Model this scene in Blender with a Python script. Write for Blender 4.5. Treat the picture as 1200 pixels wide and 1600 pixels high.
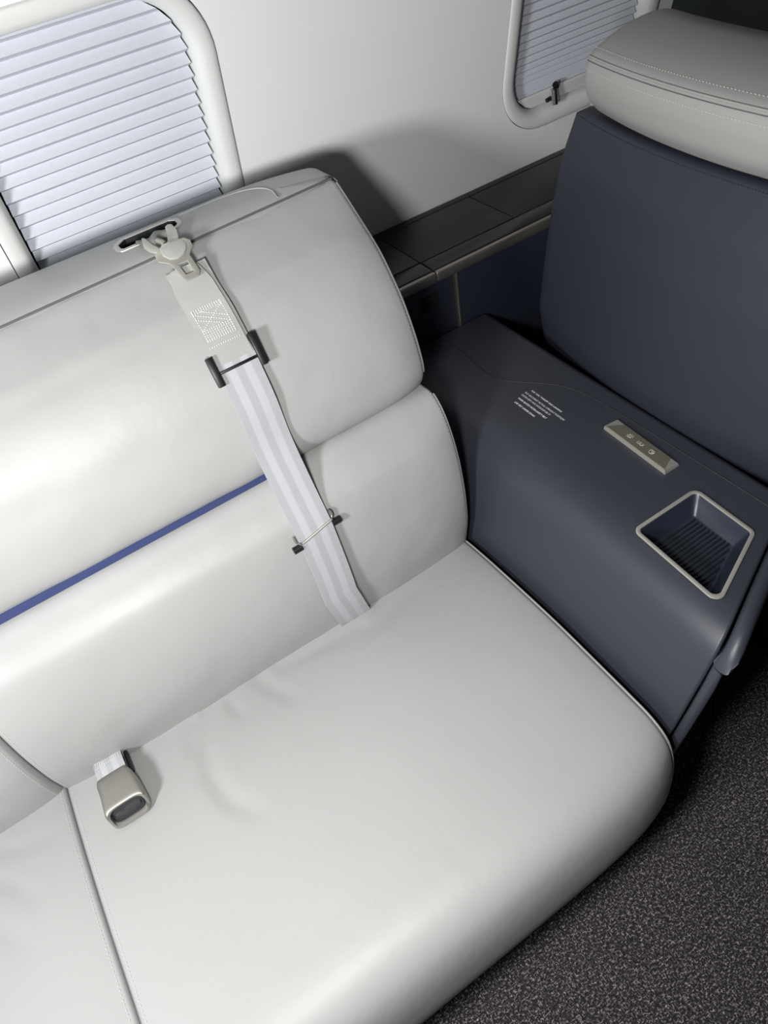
import bpy, bmesh, math, random
from mathutils import Vector, Matrix, noise
random.seed(4)
for o in list(bpy.data.objects): bpy.data.objects.remove(o)
S = bpy.context.scene
COL = S.collection

# ------------------------------------------------------------------ camera
FPX = 1150.0
cam_d = bpy.data.cameras.new('camera'); cam = bpy.data.objects.new('camera', cam_d); COL.objects.link(cam)
cam_d.sensor_fit = 'HORIZONTAL'; cam_d.sensor_width = 36.0; cam_d.lens = 36.0 * FPX / 1200.0
cam_d.clip_start = 0.02; cam_d.clip_end = 50
vx = Vector((3500, -2040, FPX)).normalized()
vz = -Vector((250, (3500*250 + FPX*FPX)/2040, FPX)).normalized()
vx = (vx - vz*vx.dot(vz)).normalized(); vy = vz.cross(vx)
cx = Vector((vx[0], vy[0], vz[0])); cy = -Vector((vx[1], vy[1], vz[1])); cz = -Vector((vx[2], vy[2], vz[2]))
M = Matrix(((cx[0], cy[0], cz[0], 0), (cx[1], cy[1], cz[1], 0), (cx[2], cy[2], cz[2], 1.39), (0, 0, 0, 1)))
cam.matrix_world = M
S.camera = cam

# ------------------------------------------------------------------ light and exposure
S.view_settings.view_transform = 'Standard'; S.view_settings.look = 'None'
S.view_settings.gamma = 1.0; S.view_settings.exposure = 0.0; S.view_settings.use_curve_mapping = False
W = bpy.data.worlds.new('world'); S.world = W; W.use_nodes = True
W.node_tree.nodes['Background'].inputs[0].default_value = (0.80, 0.87, 1.0, 1)
W.node_tree.nodes['Background'].inputs[1].default_value = 0.036
def area(name, loc, target, size, power, color=(1, 1, 1)):
    l = bpy.data.lights.new(name, 'AREA'); l.shape = 'DISK'; l.size = size; l.energy = power; l.color = color
    o = bpy.data.objects.new(name, l); COL.objects.link(o); o.location = loc
    o.rotation_euler = (Vector(target) - Vector(loc)).to_track_quat('-Z', 'Y').to_euler(); return o
area('reading_light', (-0.11, 0.10, 1.225), (0.15, 0.62, 0.62), 0.12, 8.0, (1.0, 0.995, 0.97))
area('cabin_light', (-0.84, 0.09, 1.28), (0.25, 0.8, 0.7), 0.22, 17.5, (0.98, 1.0, 1.0))

# ------------------------------------------------------------------ materials
def nodes(name):
    m = bpy.data.materials.new(name); m.use_nodes = True; nt = m.node_tree
    return m, nt, nt.nodes['Principled BSDF']
def bump_in(nt, b, sock, strength, dist, prev=None):
    n = nt.nodes.new('ShaderNodeBump'); n.inputs['Strength'].default_value = strength; n.inputs['Distance'].default_value = dist
    nt.links.new(sock, n.inputs['Height'])
    if prev: nt.links.new(prev.outputs[0], n.inputs['Normal'])
    nt.links.new(n.outputs[0], b.inputs['Normal']); return n
def objco(nt):
    return nt.nodes.new('ShaderNodeTexCoord').outputs['Object']
def noise_n(nt, scale, detail=2, co=None, rough=0.5):
    n = nt.nodes.new('ShaderNodeTexNoise'); n.inputs['Scale'].default_value = scale; n.inputs['Detail'].default_value = detail
    n.inputs['Roughness'].default_value = rough
    if co: nt.links.new(co, n.inputs['Vector'])
    return n
def simple(name, col, rough=0.5, metal=0.0, bump=None, spec=0.5):
    m, nt, b = nodes(name)
    b.inputs['Base Color'].default_value = (*col, 1); b.inputs['Roughness'].default_value = rough; b.inputs['Metallic'].default_value = metal
    b.inputs['Specular IOR Level'].default_value = spec
    co = objco(nt); n = noise_n(nt, 40, 3, co)
    mr = nt.nodes.new('ShaderNodeMapRange'); mr.inputs[3].default_value = max(0, rough-0.04); mr.inputs[4].default_value = min(1, rough+0.04)
    nt.links.new(n.outputs[0], mr.inputs[0]); nt.links.new(mr.outputs[0], b.inputs['Roughness'])
    if bump:
        n2 = noise_n(nt, bump[0], 3, co); bump_in(nt, b, n2.outputs[0], bump[1], bump[2])
    return m
def leather(name, col, rough, soft=0.0006, grain=0.00006, spec=0.5):
    m, nt, b = nodes(name); co = objco(nt)
    b.inputs['Roughness'].default_value = rough; b.inputs['Specular IOR Level'].default_value = spec
    n0 = noise_n(nt, 6, 3, co); cr = nt.nodes.new('ShaderNodeMix'); cr.data_type = 'RGBA'
    cr.inputs[6].default_value = (*[c*0.97 for c in col], 1); cr.inputs[7].default_value = (*[min(1, c*1.03) for c in col], 1)
    nt.links.new(n0.outputs[0], cr.inputs[0]); nt.links.new(cr.outputs[2], b.inputs['Base Color'])
    vo = nt.nodes.new('ShaderNodeTexVoronoi'); vo.inputs['Scale'].default_value = 900; nt.links.new(co, vo.inputs['Vector'])
    b1 = bump_in(nt, b, vo.outputs['Distance'], 0.5, grain)
    n1 = noise_n(nt, 22, 3, co, 0.55)
    bump_in(nt, b, n1.outputs[0], 0.6, soft*3, b1)
    return m
MT = {}
MT['leather'] = leather('pale_grey_leather', (0.350, 0.352, 0.345), 0.45, 0.0004, spec=0.38)
MT['seat_leather'] = leather('warm_grey_leather', (0.30, 0.29, 0.283), 0.5, 0.0003)
MT['navy'] = leather('slate_navy_leather', (0.034, 0.037, 0.050), 0.45, 0.00012, spec=0.45)
MT['shell'] = leather('navy_shell_leather', (0.024, 0.026, 0.040), 0.55, 0.0001, spec=0.35)
MT['boxthread'] = simple('bright_box_thread', (0.72, 0.72, 0.69), 0.6)
MT['thread'] = simple('pale_thread', (0.52, 0.52, 0.50), 0.7)
MT['darkthread'] = simple('dark_thread', (0.015, 0.016, 0.02), 0.7)
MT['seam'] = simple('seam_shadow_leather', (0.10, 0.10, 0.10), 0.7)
MT['blue'] = simple('royal_blue_fabric', (0.032, 0.045, 0.135), 0.8, bump=(900, 0.4, 0.0002))
MT['wall'] = simple('pale_wall_panel', (0.87, 0.88, 0.87), 0.5, bump=(700, 0.15, 0.0002))
MT['bezel'] = simple('pale_window_bezel', (0.76, 0.77, 0.75), 0.4)
MT['black'] = simple('black_plastic', (0.006, 0.006, 0.007), 0.4)
MT['insert'] = simple('matt_black_plastic', (0.010, 0.011, 0.013), 0.7)
MT['void'] = simple('black_recess', (0.004, 0.004, 0.005), 0.9)
MT['ledge'] = simple('charcoal_laminate', (0.010, 0.0115, 0.014), 0.45)
MT['panel'] = simple('navy_side_panel', (0.014, 0.017, 0.031), 0.5)
MT['bulk'] = simple('dark_bulkhead', (0.012, 0.016, 0.018), 0.5)
MT['metal'] = simple('satin_champagne_metal', (0.58, 0.56, 0.50), 0.38, 0.65)
MT['chrome'] = simple('polished_metal', (0.72, 0.71, 0.68), 0.2, 1.0)
MT['nickel'] = simple('satin_nickel', (0.40, 0.385, 0.35), 0.42, 0.85)
MT['panelmetal'] = simple('brushed_champagne_panel', (0.38, 0.36, 0.27), 0.4, 0.75)
MT['bronze'] = simple('bronze_trim', (0.36, 0.33, 0.30), 0.35, 0.9)
MT['tray'] = simple('dark_navy_moulding', (0.016, 0.021, 0.036), 0.38)
MT['rubber'] = simple('black_rubber_mat', (0.010, 0.011, 0.013), 0.55)
MT['text'] = simple('white_print', (0.85, 0.85, 0.9), 0.6)
MT['icon'] = simple('pale_icon_print', (0.72, 0.70, 0.60), 0.5)
MT['white'] = simple('white_lint', (0.9, 0.9, 0.9), 0.6)

def wood():
    m, nt, b = nodes('dark_brown_veneer'); co = objco(nt)
    mp = nt.nodes.new('ShaderNodeMapping'); mp.inputs['Scale'].default_value = (3, 60, 60); nt.links.new(co, mp.inputs[0])
    n = noise_n(nt, 3, 4, mp.outputs[0]); r = nt.nodes.new('ShaderNodeValToRGB')
    r.color_ramp.elements[0].color = (0.007, 0.005, 0.005, 1); r.color_ramp.elements[1].color = (0.020, 0.014, 0.013, 1)
    nt.links.new(n.outputs[0], r.inputs[0]); nt.links.new(r.outputs[0], b.inputs['Base Color']); b.inputs['Roughness'].default_value = 0.25
    return m
MT['wood'] = wood()
def carpet():
    m, nt, b = nodes('charcoal_fleck_carpet'); co = objco(nt)
    mp = nt.nodes.new('ShaderNodeMapping'); mp.inputs['Scale'].default_value = (1.0, 0.42, 1); mp.inputs['Rotation'].default_value = (0, 0, 0.15)
    nt.links.new(co, mp.inputs[0])
    n = noise_n(nt, 440, 2, mp.outputs[0], 0.6)
    mp2 = nt.nodes.new('ShaderNodeMapping'); mp2.inputs['Scale'].default_value = (0.42, 1.0, 1); nt.links.new(co, mp2.inputs[0])
    n2 = noise_n(nt, 400, 2, mp2.outputs[0], 0.6)
    mx = nt.nodes.new('ShaderNodeMath'); mx.operation = 'MAXIMUM'; nt.links.new(n.outputs[0], mx.inputs[0]); nt.links.new(n2.outputs[0], mx.inputs[1])
    r = nt.nodes.new('ShaderNodeValToRGB'); e = r.color_ramp.elements
    e[0].position = 0.50; e[0].color = (0.024, 0.021, 0.024, 1); e[1].position = 0.72; e[1].color = (0.50, 0.46, 0.48, 1)
    e2 = e.new(0.6); e2.color = (0.095, 0.084, 0.089, 1)
    nt.links.new(mx.outputs[0], r.inputs[0])
    n3 = noise_n(nt, 9, 3, co); mr = nt.nodes.new('ShaderNodeMapRange'); mr.inputs[3].default_value = 0.8; mr.inputs[4].default_value = 1.15
    nt.links.new(n3.outputs[0], mr.inputs[0])
    mu = nt.nodes.new('ShaderNodeMix'); mu.data_type = 'RGBA'; mu.blend_type = 'MULTIPLY'; mu.inputs[0].default_value = 1
    nt.links.new(r.outputs[0], mu.inputs[6]); nt.links.new(mr.outputs[0], mu.inputs[7])
    nt.links.new(mu.outputs[2], b.inputs['Base Color']); b.inputs['Roughness'].default_value = 0.95; b.inputs['Specular IOR Level'].default_value = 0.1
    bump_in(nt, b, mx.outputs[0], 0.8, 0.002); return m
MT['carpet'] = carpet()
def shade_fabric():
    m, nt, b = nodes('pleated_shade_fabric'); co = objco(nt)
    mp = nt.nodes.new('ShaderNodeMapping'); mp.inputs['Scale'].default_value = (0.3, 1, 1); nt.links.new(co, mp.inputs[0])
    n = noise_n(nt, 500, 2, mp.outputs[0]); r = nt.nodes.new('ShaderNodeValToRGB')
    r.color_ramp.elements[0].color = (0.57, 0.59, 0.65, 1); r.color_ramp.elements[1].color = (0.66, 0.68, 0.745, 1)
    nt.links.new(n.outputs[0], r.inputs[0]); nt.links.new(r.outputs[0], b.inputs['Base Color']); b.inputs['Roughness'].default_value = 0.75
    bump_in(nt, b, n.outputs[0], 0.3, 0.0003); return m
MT['shade'] = shade_fabric()
def webbing(name, col, col2):
    m, nt, b = nodes(name)
    uv = nt.nodes.new('ShaderNodeUVMap'); sp = nt.nodes.new('ShaderNodeSeparateXYZ'); nt.links.new(uv.outputs[0], sp.inputs[0])
    wv = nt.nodes.new('ShaderNodeTexWave'); wv.inputs['Scale'].default_value = 1.0
    mp = nt.nodes.new('ShaderNodeMapping'); mp.inputs['Scale'].default_value = (40, 150, 1); mp.inputs['Rotation'].default_value = (0, 0, 0.5)
    nt.links.new(uv.outputs[0], mp.inputs[0]); nt.links.new(mp.outputs[0], wv.inputs['Vector'])
    # two woven lanes running lengthwise
    w2 = nt.nodes.new('ShaderNodeMath'); w2.operation = 'MULTIPLY'; w2.inputs[1].default_value = 15.7; nt.links.new(sp.outputs[0], w2.inputs[0])
    sn = nt.nodes.new('ShaderNodeMath'); sn.operation = 'SINE'; nt.links.new(w2.outputs[0], sn.inputs[0])
    mr = nt.nodes.new('ShaderNodeMapRange'); mr.inputs[1].default_value = -0.3; mr.inputs[2].default_value = 0.3; nt.links.new(sn.outputs[0], mr.inputs[0])
    mx = nt.nodes.new('ShaderNodeMix'); mx.data_type = 'RGBA'; mx.inputs[6].default_value = (*col, 1); mx.inputs[7].default_value = (*col2, 1)
    nt.links.new(mr.outputs[0], mx.inputs[0])
    n = noise_n(nt, 500, 2, objco(nt)); m2 = nt.nodes.new('ShaderNodeMix'); m2.data_type = 'RGBA'; m2.blend_type = 'MULTIPLY'; m2.inputs[0].default_value = 0.15
    nt.links.new(mx.outputs[2], m2.inputs[6]); nt.links.new(n.outputs[0], m2.inputs[7])
    nt.links.new(m2.outputs[2], b.inputs['Base Color'])
    b.inputs['Roughness'].default_value = 0.45; b.inputs['Sheen Weight'].default_value = 0.15
    b1 = bump_in(nt, b, wv.outputs[0], 0.5, 0.0004); bump_in(nt, b, n.outputs[0], 0.15, 0.0002, b1); return m
MT['web'] = webbing('silver_webbing', (0.56, 0.565, 0.60), (0.46, 0.465, 0.49))
MT['web2'] = webbing('pale_grey_webbing', (0.46, 0.455, 0.44), (0.46, 0.455, 0.44))

# ------------------------------------------------------------------ mesh helpers
def obj(name, bm, mat, parent=None, smooth=True, angle=35, recalc=True):
    if recalc: bmesh.ops.recalc_face_normals(bm, faces=bm.faces[:])
    if smooth:
        a = math.radians(angle)
        for f in bm.faces: f.smooth = True
        for e in bm.edges:
            if len(e.link_faces) == 2 and e.calc_face_angle(0) > a: e.smooth = False
    me = bpy.data.meshes.new(name); bm.to_mesh(me); bm.free()
    o = bpy.data.objects.new(name, me); COL.objects.link(o)
    me.materials.append(MT[mat] if isinstance(mat, str) else mat)
    if parent is not None:
        o.parent = parent
        p = parent
        off = Vector((0, 0, 0))
        while p is not None: off += p.location; p = p.parent
        for v in me.vertices: v.co -= off          # meshes are modelled in world metres
    return o
def empty(name, loc, label, cat, group=None):
    o = bpy.data.objects.new(name, None); COL.objects.link(o); o.location = loc; o.empty_display_size = 0.05
    o['label'] = label; o['category'] = cat
    if group: o['group'] = group
    return o
def struct(o): o['kind'] = 'structure'; return o
def lab(o, t): o['label'] = t; return o

def box(bm, x0, x1, y0, y1, z0, z1, bev=0.0, seg=3):
    vs = [bm.verts.new((x, y, z)) for x in (x0, x1) for y in (y0, y1) for z in (z0, z1)]
    idx = [(0, 1, 3, 2), (4, 6, 7, 5), (0, 4, 5, 1), (2, 3, 7, 6), (0, 2, 6, 4), (1, 5, 7, 3)]
    fs = [bm.faces.new([vs[i] for i in f]) for f in idx]
    if bev > 0:
        es = list({e for f in fs for e in f.edges})
        bmesh.ops.bevel(bm, geom=es, offset=bev, segments=seg, profile=0.5, affect='EDGES')
def catmull(pts, n, closed=True):
    out = []; m = len(pts); segs = m if closed else m-1
    P = [Vector(p) for p in pts]
    lens = [(P[(i+1) % m]-P[i]).length for i in range(segs)]; tot = sum(lens)
    acc = [0]
    for l in lens: acc.append(acc[-1]+l)
    cnt = n if closed else n-1
    for k in range(n):
        d = tot*k/cnt; i = 0
        while i < segs-1 and acc[i+1] <= d: i += 1
        t = (d-acc[i])/max(lens[i], 1e-9); t = min(t, 1)
        g = lambda j: P[j % m] if closed else P[max(0, min(m-1, j))]
        p0, p1, p2, p3 = g(i-1), g(i), g(i+1), g(i+2)
        out.append(0.5*((2*p1)+(-p0+p2)*t+(2*p0-5*p1+4*p2-p3)*t*t+(-p0+3*p1-3*p2+p3)*t**3))
    return out
def normals2(pr, closed=True):
    n = len(pr); area_ = sum(pr[i][0]*pr[(i+1) % n][1]-pr[(i+1) % n][0]*pr[i][1] for i in range(n))
    s = 1 if area_ > 0 else -1; out = []
    for i in range(n):
        a = pr[i-1] if (closed or i > 0) else pr[i]; b = pr[(i+1) % n] if (closed or i < n-1) else pr[i]
        t = (b-a).normalized(); out.append(Vector((t[1], -t[0]))*s)
    return out
def tube(bm, pts, r, n=8, closed=False):
    pts = [Vector(p) for p in pts]; m = len(pts); rings = []; prev = None
    for i, p in enumerate(pts):
        a = pts[i-1] if (i > 0 or closed) else pts[i]; b = pts[(i+1) % m] if (i < m-1 or closed) else pts[i]
        t = (b-a).normalized()
        if prev is None:
            u = t.orthogonal().normalized()
        else:
            u = (prev - t*prev.dot(t)).normalized()
        prev = u; v = t.cross(u)
        rings.append([bm.verts.new(p + r*(math.cos(2*math.pi*k/n)*u + math.sin(2*math.pi*k/n)*v)) for k in range(n)])
    for i in range(m if closed else m-1):
        A = rings[i]; B = rings[(i+1) % m]
        if closed and i == m-1:   # best alignment for the closing ring
            best = min(range(n), key=lambda s: (A[0].co-B[s].co).length)
            B = B[best:]+B[:best]
        for k in range(n): bm.faces.new((A[k], A[(k+1) % n], B[(k+1) % n], B[k]))
    if not closed: bm.faces.new(rings[0][::-1]); bm.faces.new(rings[-1])
def stitches(bm, pts, step=0.0058, ln=0.0036, w=0.0006, nrm=None):
    """little raised dashes along a polyline"""
    pts = [Vector(p) for p in pts]; d = 0.0; acc = 0.0
    for a, b in zip(pts[:-1], pts[1:]):
        L = (b-a).length
        if L < 1e-7: continue
        t = (b-a)/L; s = -acc
        while s < L:
            if s >= 0:
                c = a+t*s; u = t.orthogonal().normalized(); v = t.cross(u)
                e0 = bm.verts.new(c-t*ln/2); e1 = bm.verts.new(c+t*ln/2); ring = []
                for k in range(4):
                    ring.append(bm.verts.new(c+w*(math.cos(k*math.pi/2)*u+math.sin(k*math.pi/2)*v)))
                for k in range(4):
                    bm.faces.new((e0, ring[(k+1) % 4], ring[k])); bm.faces.new((e1, ring[k], ring[(k+1) % 4]))
            s += step
        acc = L-(s-step) if s > 0 else acc
        acc = max(0.0, (L-(s-step)))
def prism(bm, poly, origin, U, V, N, th, bev=0.0, holes=()):
    """plate: polygon in the (U,V) plane, thickness th along N, optional holes (same vertex trick by bridging)"""
    O = Vector(origin)
    def loop(p, h): return [bm.verts.new(O+U*a+V*b+N*h) for a, b in p]
    tops = []; bots = []
    for pl in (poly, *holes):
        T = loop(pl, th); B = loop(pl, 0); tops.append(T); bots.append(B)
        for i in range(len(T)):
            j = (i+1) % len(T); bm.faces.new((T[i], T[j], B[j], B[i]))
    for L in (tops, bots):
        es = []
        for l in L:
            for i in range(len(l)):
                e = bm.edges.get((l[i], l[(i+1) % len(l)])) or bm.edges.new((l[i], l[(i+1) % len(l)])); es.append(e)
        bmesh.ops.triangle_fill(bm, edges=es, use_beauty=True)
    if bev:
        bmesh.ops.recalc_face_normals(bm, faces=bm.faces[:])
        es = [e for e in bm.edges if len(e.link_faces) == 2 and e.calc_face_angle(0) > 0.6 and abs((e.verts[0].co-e.verts[1].co).normalized().dot(N)) < 0.5]
        bmesh.ops.bevel(bm, geom=es, offset=bev, segments=2, profile=0.5, affect='EDGES')
def cut(o, cutters):
    """boolean difference, evaluated to a plain mesh"""
    for c in cutters:
        m = o.modifiers.new('cut', 'BOOLEAN'); m.operation = 'DIFFERENCE'; m.solver = 'EXACT'; m.object = c
    dg = bpy.context.evaluated_depsgraph_get(); dg.update()
    me = bpy.data.meshes.new_from_object(o.evaluated_get(dg)); o.modifiers.clear(); o.data = me
    for c in cutters: bpy.data.objects.remove(c)
    bm = bmesh.new(); bm.from_mesh(me)
    for e in bm.edges: e.smooth = not (len(e.link_faces) == 2 and e.calc_face_angle(0) > math.radians(35))
    for f in bm.faces: f.smooth = True
    bm.to_mesh(me); bm.free()

def cushion(name, prof, x0, x1, mat, parent, rl=0.012, rr=0.012, crown=0.012, warp=None, n=110, step=0.012, cwf=None):
    """closed (y,z) profile swept along x, ends rounded over and the middle crowned"""
    pr = [Vector((p[0], p[1])) for p in catmull([(a, b, 0) for a, b in prof], n)]
    nr = normals2(pr)
    xs = []; 
    for k in range(9): xs.append((x0+rl*(1-math.cos(k/8*math.pi/2)), rl*(1-math.sin(k/8*math.pi/2))))
    a, b = x0+rl, x1-rr; m = max(4, int((b-a)/step))
    for k in range(1, m): xs.append((a+(b-a)*k/m, 0))
    for k in range(9): xs.append((x1-rr*(1-math.sin(k/8*math.pi/2)), rr*(1-math.cos(k/8*math.pi/2))))
    bm = bmesh.new(); rings = []; hw = (x1-x0)/2
    def pt(x, ins, i):
        dl = (x-x0); dr = (x1-x)
        cw = 1-math.exp(-max(0, min(dl, dr))/0.035)
        q = pr[i]+nr[i]*(crown*cw*(cwf(pr[i]) if cwf else 1)-ins)
        v = Vector((x, q[0], q[1]))
        if warp: v = warp(v, Vector((0, nr[i][0], nr[i][1])))
        return v
    for x, ins in xs: rings.append([bm.verts.new(pt(x, ins, i)) for i in range(n)])
    for A, B in zip(rings[:-1], rings[1:]):
        for i in range(n): bm.faces.new((A[i], A[(i+1) % n], B[(i+1) % n], B[i]))
    bm.faces.new(rings[0]); bm.faces.new(rings[-1][::-1])
    o = obj(name, bm, mat, parent, angle=50)
    return o, pt, pr, nr

def seamline(pt, pr, nr, x, cond, lift=0.0004, ins=0.0):
    """surface polyline of a cushion at constant x for the profile points that meet cond"""
    idx = [i for i in range(len(pr)) if cond(pr[i])]
    # rotate so that the run is contiguous
    for k in range(len(idx)-1):
        if idx[k+1]-idx[k] > 1: idx = idx[k+1:]+idx[:k+1]; break
    return [pt(x, ins, i)+Vector((0, nr[i][0], nr[i][1]))*lift for i in idx]

# ------------------------------------------------------------------ structure
bm = bmesh.new(); box(bm, -2.2, 3.0, -2.2, 1.35, -0.05, 0.0); struct(obj('floor', bm, 'carpet'))

TILT = math.radians(13); ST, CT = math.sin(TILT), math.cos(TILT)
def wp(s, t, d=0.0):   # wall coordinates: s along the cabin, t up the tilted wall, d into the cabin
    return Vector((s, 1.12 - t*ST - d*CT, 1.0 + t*CT - d*ST))
WIN = [(0.1985, 0.032), (1.0785, 0.032)]; WW, WH, WR = 0.307, 0.38, 0.088
def rrect(cx_, cy_, w, h, r, n=14):
    out = []
    for (sx, sy, a0) in ((1, 1, 0), (-1, 1, 90), (-1, -1, 180), (1, -1, 270)):
        for k in range(n+1):
            a = math.radians(a0+90*k/n); out.append((cx_+sx*(w/2-r)+r*math.cos(a), cy_+sy*(h/2-r)+r*math.sin(a)))
    return out
RING = 0.030
bm = bmesh.new()
S0, S1, T0, T1 = -1.3, 1.30, -0.266, 0.85
cells = [(-1.3, -0.55), (-0.55, 0.6385), (0.6385, S1)]
for ci, (a, b) in enumerate(cells):
    if ci == 0:
        vs = [bm.verts.new(wp(*q)) for q in ((a, T0), (b, T0), (b, T1), (a, T1))]; bm.faces.new(vs); continue
    w = WIN[ci-1]; lp = rrect(w[0], w[1], WW+2*RING, WH+2*RING, WR+RING)
    outer = []
    for (s, t) in lp:
        ds, dt = s-w[0], t-w[1]; k = 1e9
        if ds > 1e-6: k = min(k, (b-w[0])/ds)
        if ds < -1e-6: k = min(k, (a-w[0])/ds)
        if dt > 1e-6: k = min(k, (T1-w[1])/dt)
        if dt < -1e-6: k = min(k, (T0-w[1])/dt)
        outer.append((w[0]+ds*k, w[1]+dt*k))
    # snap nearest to the four corners
    for c in ((a, T0), (a, T1), (b, T0), (b, T1)):
        j = min(range(len(outer)), key=lambda i: (outer[i][0]-c[0])**2+(outer[i][1]-c[1])**2); outer[j] = c
    n = len(lp); I = [bm.verts.new(wp(*q)) for q in lp]; O = [bm.verts.new(wp(*q)) for q in outer]
    D = [bm.verts.new(wp(q[0], q[1], -0.012)) for q in lp]
    for i in range(n):
        j = (i+1) % n; bm.faces.new((I[i], I[j], O[j], O[i])); bm.faces.new((I[i], D[i], D[j], I[j]))
struct(obj('wall_back', bm, 'wall', angle=20))
bm = bmesh.new(); box(bm, 1.30, 1.36, -1.2, 1.30, 0.0, 2.0, 0.01); struct(obj('wall_right', bm, 'bulk'))
# side wall below the ledge
bm = bmesh.new(); box(bm, -1.3, 1.30, 1.176, 1.24, 0.0, 0.735); struct(obj('trim_1', bm, 'panel'))

for wi, w in enumerate(WIN):
    root = bpy.data.objects.new('window_%d' % (wi+1), None); COL.objects.link(root); root.location = wp(w[0], w[1]); root['kind'] = 'structure'
    prof = [(RING-0.0015, -0.006), (RING-0.0015, 0.0005), (RING-0.0035, 0.002), (0.02, 0.003), (0.012, 0.0025), (0.005, 0.0), (0.0015, -0.005), (-0.001, -0.012), (-0.002, -0.034)]
    bm = bmesh.new(); rows = []
    for (off, d) in prof:
        rows.append([bm.verts.new(wp(s, t, d)) for s, t in rrect(w[0], w[1], WW+2*off, WH+2*off, WR+off)])
    n = len(rows[0])
    for A, B in zip(rows[:-1], rows[1:]):
        for i in range(n): bm.faces.new((A[i], A[(i+1) % n], B[(i+1) % n], B[i]))
    obj('window_frame', bm, 'bezel', root, angle=60)
    bm = bmesh.new(); r0 = rrect(w[0], w[1], WW+0.01, WH+0.01, WR+0.005)
    bm.faces.new([bm.verts.new(wp(s, t, -0.034)) for s, t in r0]); lab(obj('recess_backing', bm, 'void', root), 'black recess behind the shade')

# pleated shades: each a thing of its own
def shade(w, label, pitch, lo, deep, seed, shut):
    rnd = random.Random(seed)
    root = empty('window_shade', wp(w[0], w[1]-WH/2), label, 'window shade', 'pleated shades in the cabin windows')
    bm = bmesh.new(); t = w[1]+WH/2+0.004; lines = []; k = 0
    while t > lo:
        fr = (w[1]+WH/2 - t)/WH
        p = pitch(fr)*(0.93+0.14*rnd.random())
        # front facet then short return facet
        lines.append((t, -0.027)); lines.append((t-p*0.56, -0.027+deep)); t -= p; k += 1
    lines.append((lo, -0.027))
    prev = None; NS = 8
    for (t, d) in lines:
        tt = (t-w[1])/(WH/2); hw = WW/2-0.0035
        r = WR-0.003; yy = abs(t-w[1])-(WH/2-WR)
        if yy > 0: hw = WW/2-WR + math.sqrt(max(0.0, r*r-min(r, yy)**2))
        hw = max(hw, 0.02)
        hw -= 0.0015 if d < -0.02 else 0.0
        row = [bm.verts.new(wp(w[0]-hw+2*hw*i/NS, t, d)) for i in range(NS+1)]
        if prev:
            for i in range(NS): bm.faces.new((prev[i], prev[i+1], row[i+1], row[i]))
        prev = row
    bm2 = bm
    obj('pleated_fabric', bm2, 'shade', root, smooth=False)
    return root
s1 = shade(WIN[0], 'pale blue-white pleated window shade with wide pleats behind the sofa back', lambda f: 0.0185, -0.155, 0.0105, 3, True)
s2 = shade(WIN[1], 'greyish pleated window shade with fine pleats and chrome pull, beside the armchair headrest', lambda f: 0.019-0.011*max(0, f-0.35)/0.65, -0.128, 0.0060, 7, True)
def rail(w, root, t0, clip):
    bm = bmesh.new(); pts = []
    hwf = lambda t: (WW/2-WR+math.sqrt(max(1e-6, (WR-0.003)**2-max(0, abs(t-w[1])-(WH/2-WR))**2)) if abs(t-w[1]) > WH/2-WR else WW/2-0.004)
    for (t, d) in ((t0+0.002, -0.016), (t0, -0.012), (t0-0.014, -0.012), (t0-0.022, -0.014), (t0-0.023, -0.02)):
        h = hwf(t); pts.append([bm.verts.new(wp(w[0]-h+2*h*i/8, t, d)) for i in range(9)])
    for A, B in zip(pts[:-1], pts[1:]):
        for i in range(8): bm.faces.new((A[i], A[i+1], B[i+1], B[i]))
    r = obj('bottom_rail', bm, 'bezel', root)
    bm = bmesh.new(); c = [wp(w[0]-0.052+0.0*i, -0.118-0.004*i, -0.004) for i in range(8)]
    tube(bm, [wp(w[0]-0.055, -0.121, -0.001), wp(w[0]-0.055, -0.146, 0.008)], 0.0062, 20)
    lab(obj('pull_clip', bm, 'chrome', root), 'polished chrome pull clip')
    bm = bmesh.new(); tube(bm, [wp(w[0]-0.066, -0.141, -0.004), wp(w[0]-0.046, -0.138, -0.004)], 0.004, 10)
    tube(bm, [wp(w[0]-0.048, -0.117, -0.006), wp(w[0]-0.044, -0.122, -0.006)], 0.006, 10)
    lab(obj('clip_base', bm, 'black', root), 'black clip base')
rail(WIN[1], s2, -0.128, True); rail(WIN[0], s1, -0.130, True)

# ------------------------------------------------------------------ side ledge
L = empty('side_ledge', (0.5, 1.08, 0.70), 'dark charcoal ledge with lids and bronze edge along the wall between sofa and armchair', 'ledge')
bm = bmesh.new(); box(bm, -1.25, 1.295, 1.022, 1.172, 0.728, 0.744, 0.0015); obj('ledge_top', bm, 'ledge', L)
def lid(x0, x1, y0, y1):
    bm = bmesh.new(); box(bm, x0, x1, y0, y1, 0.744, 0.7505, 0.0012)
    obj('lid', bm, 'ledge', L)
lid(0.8215, 1.27, 1.0235, 1.157); 
bm = bmesh.new(); box(bm, 0.612, 0.8195, 1.0235, 1.157, 0.744, 0.7505, 0.0008); box(bm, -1.2, 0.6105, 1.0235, 1.157, 0.744, 0.7505, 0.0008)
obj('cover_panel', bm, 'ledge', L)
bm = bmesh.new(); box(bm, -1.25, 1.29, 1.1585, 1.1745, 0.744, 0.7505, 0.0008); obj('rear_strip', bm, 'ledge', L)
bm = bmesh.new(); box(bm, -1.25, 0.611, 0.984, 1.0215, 0.735, 0.7505, 0.002); box(bm, 0.6125, 1.27, 0.984, 1.0215, 0.735, 0.7505, 0.002)
lab(obj('veneer_edge', bm, 'wood', L), 'dark brown glossy veneer edge')
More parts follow.
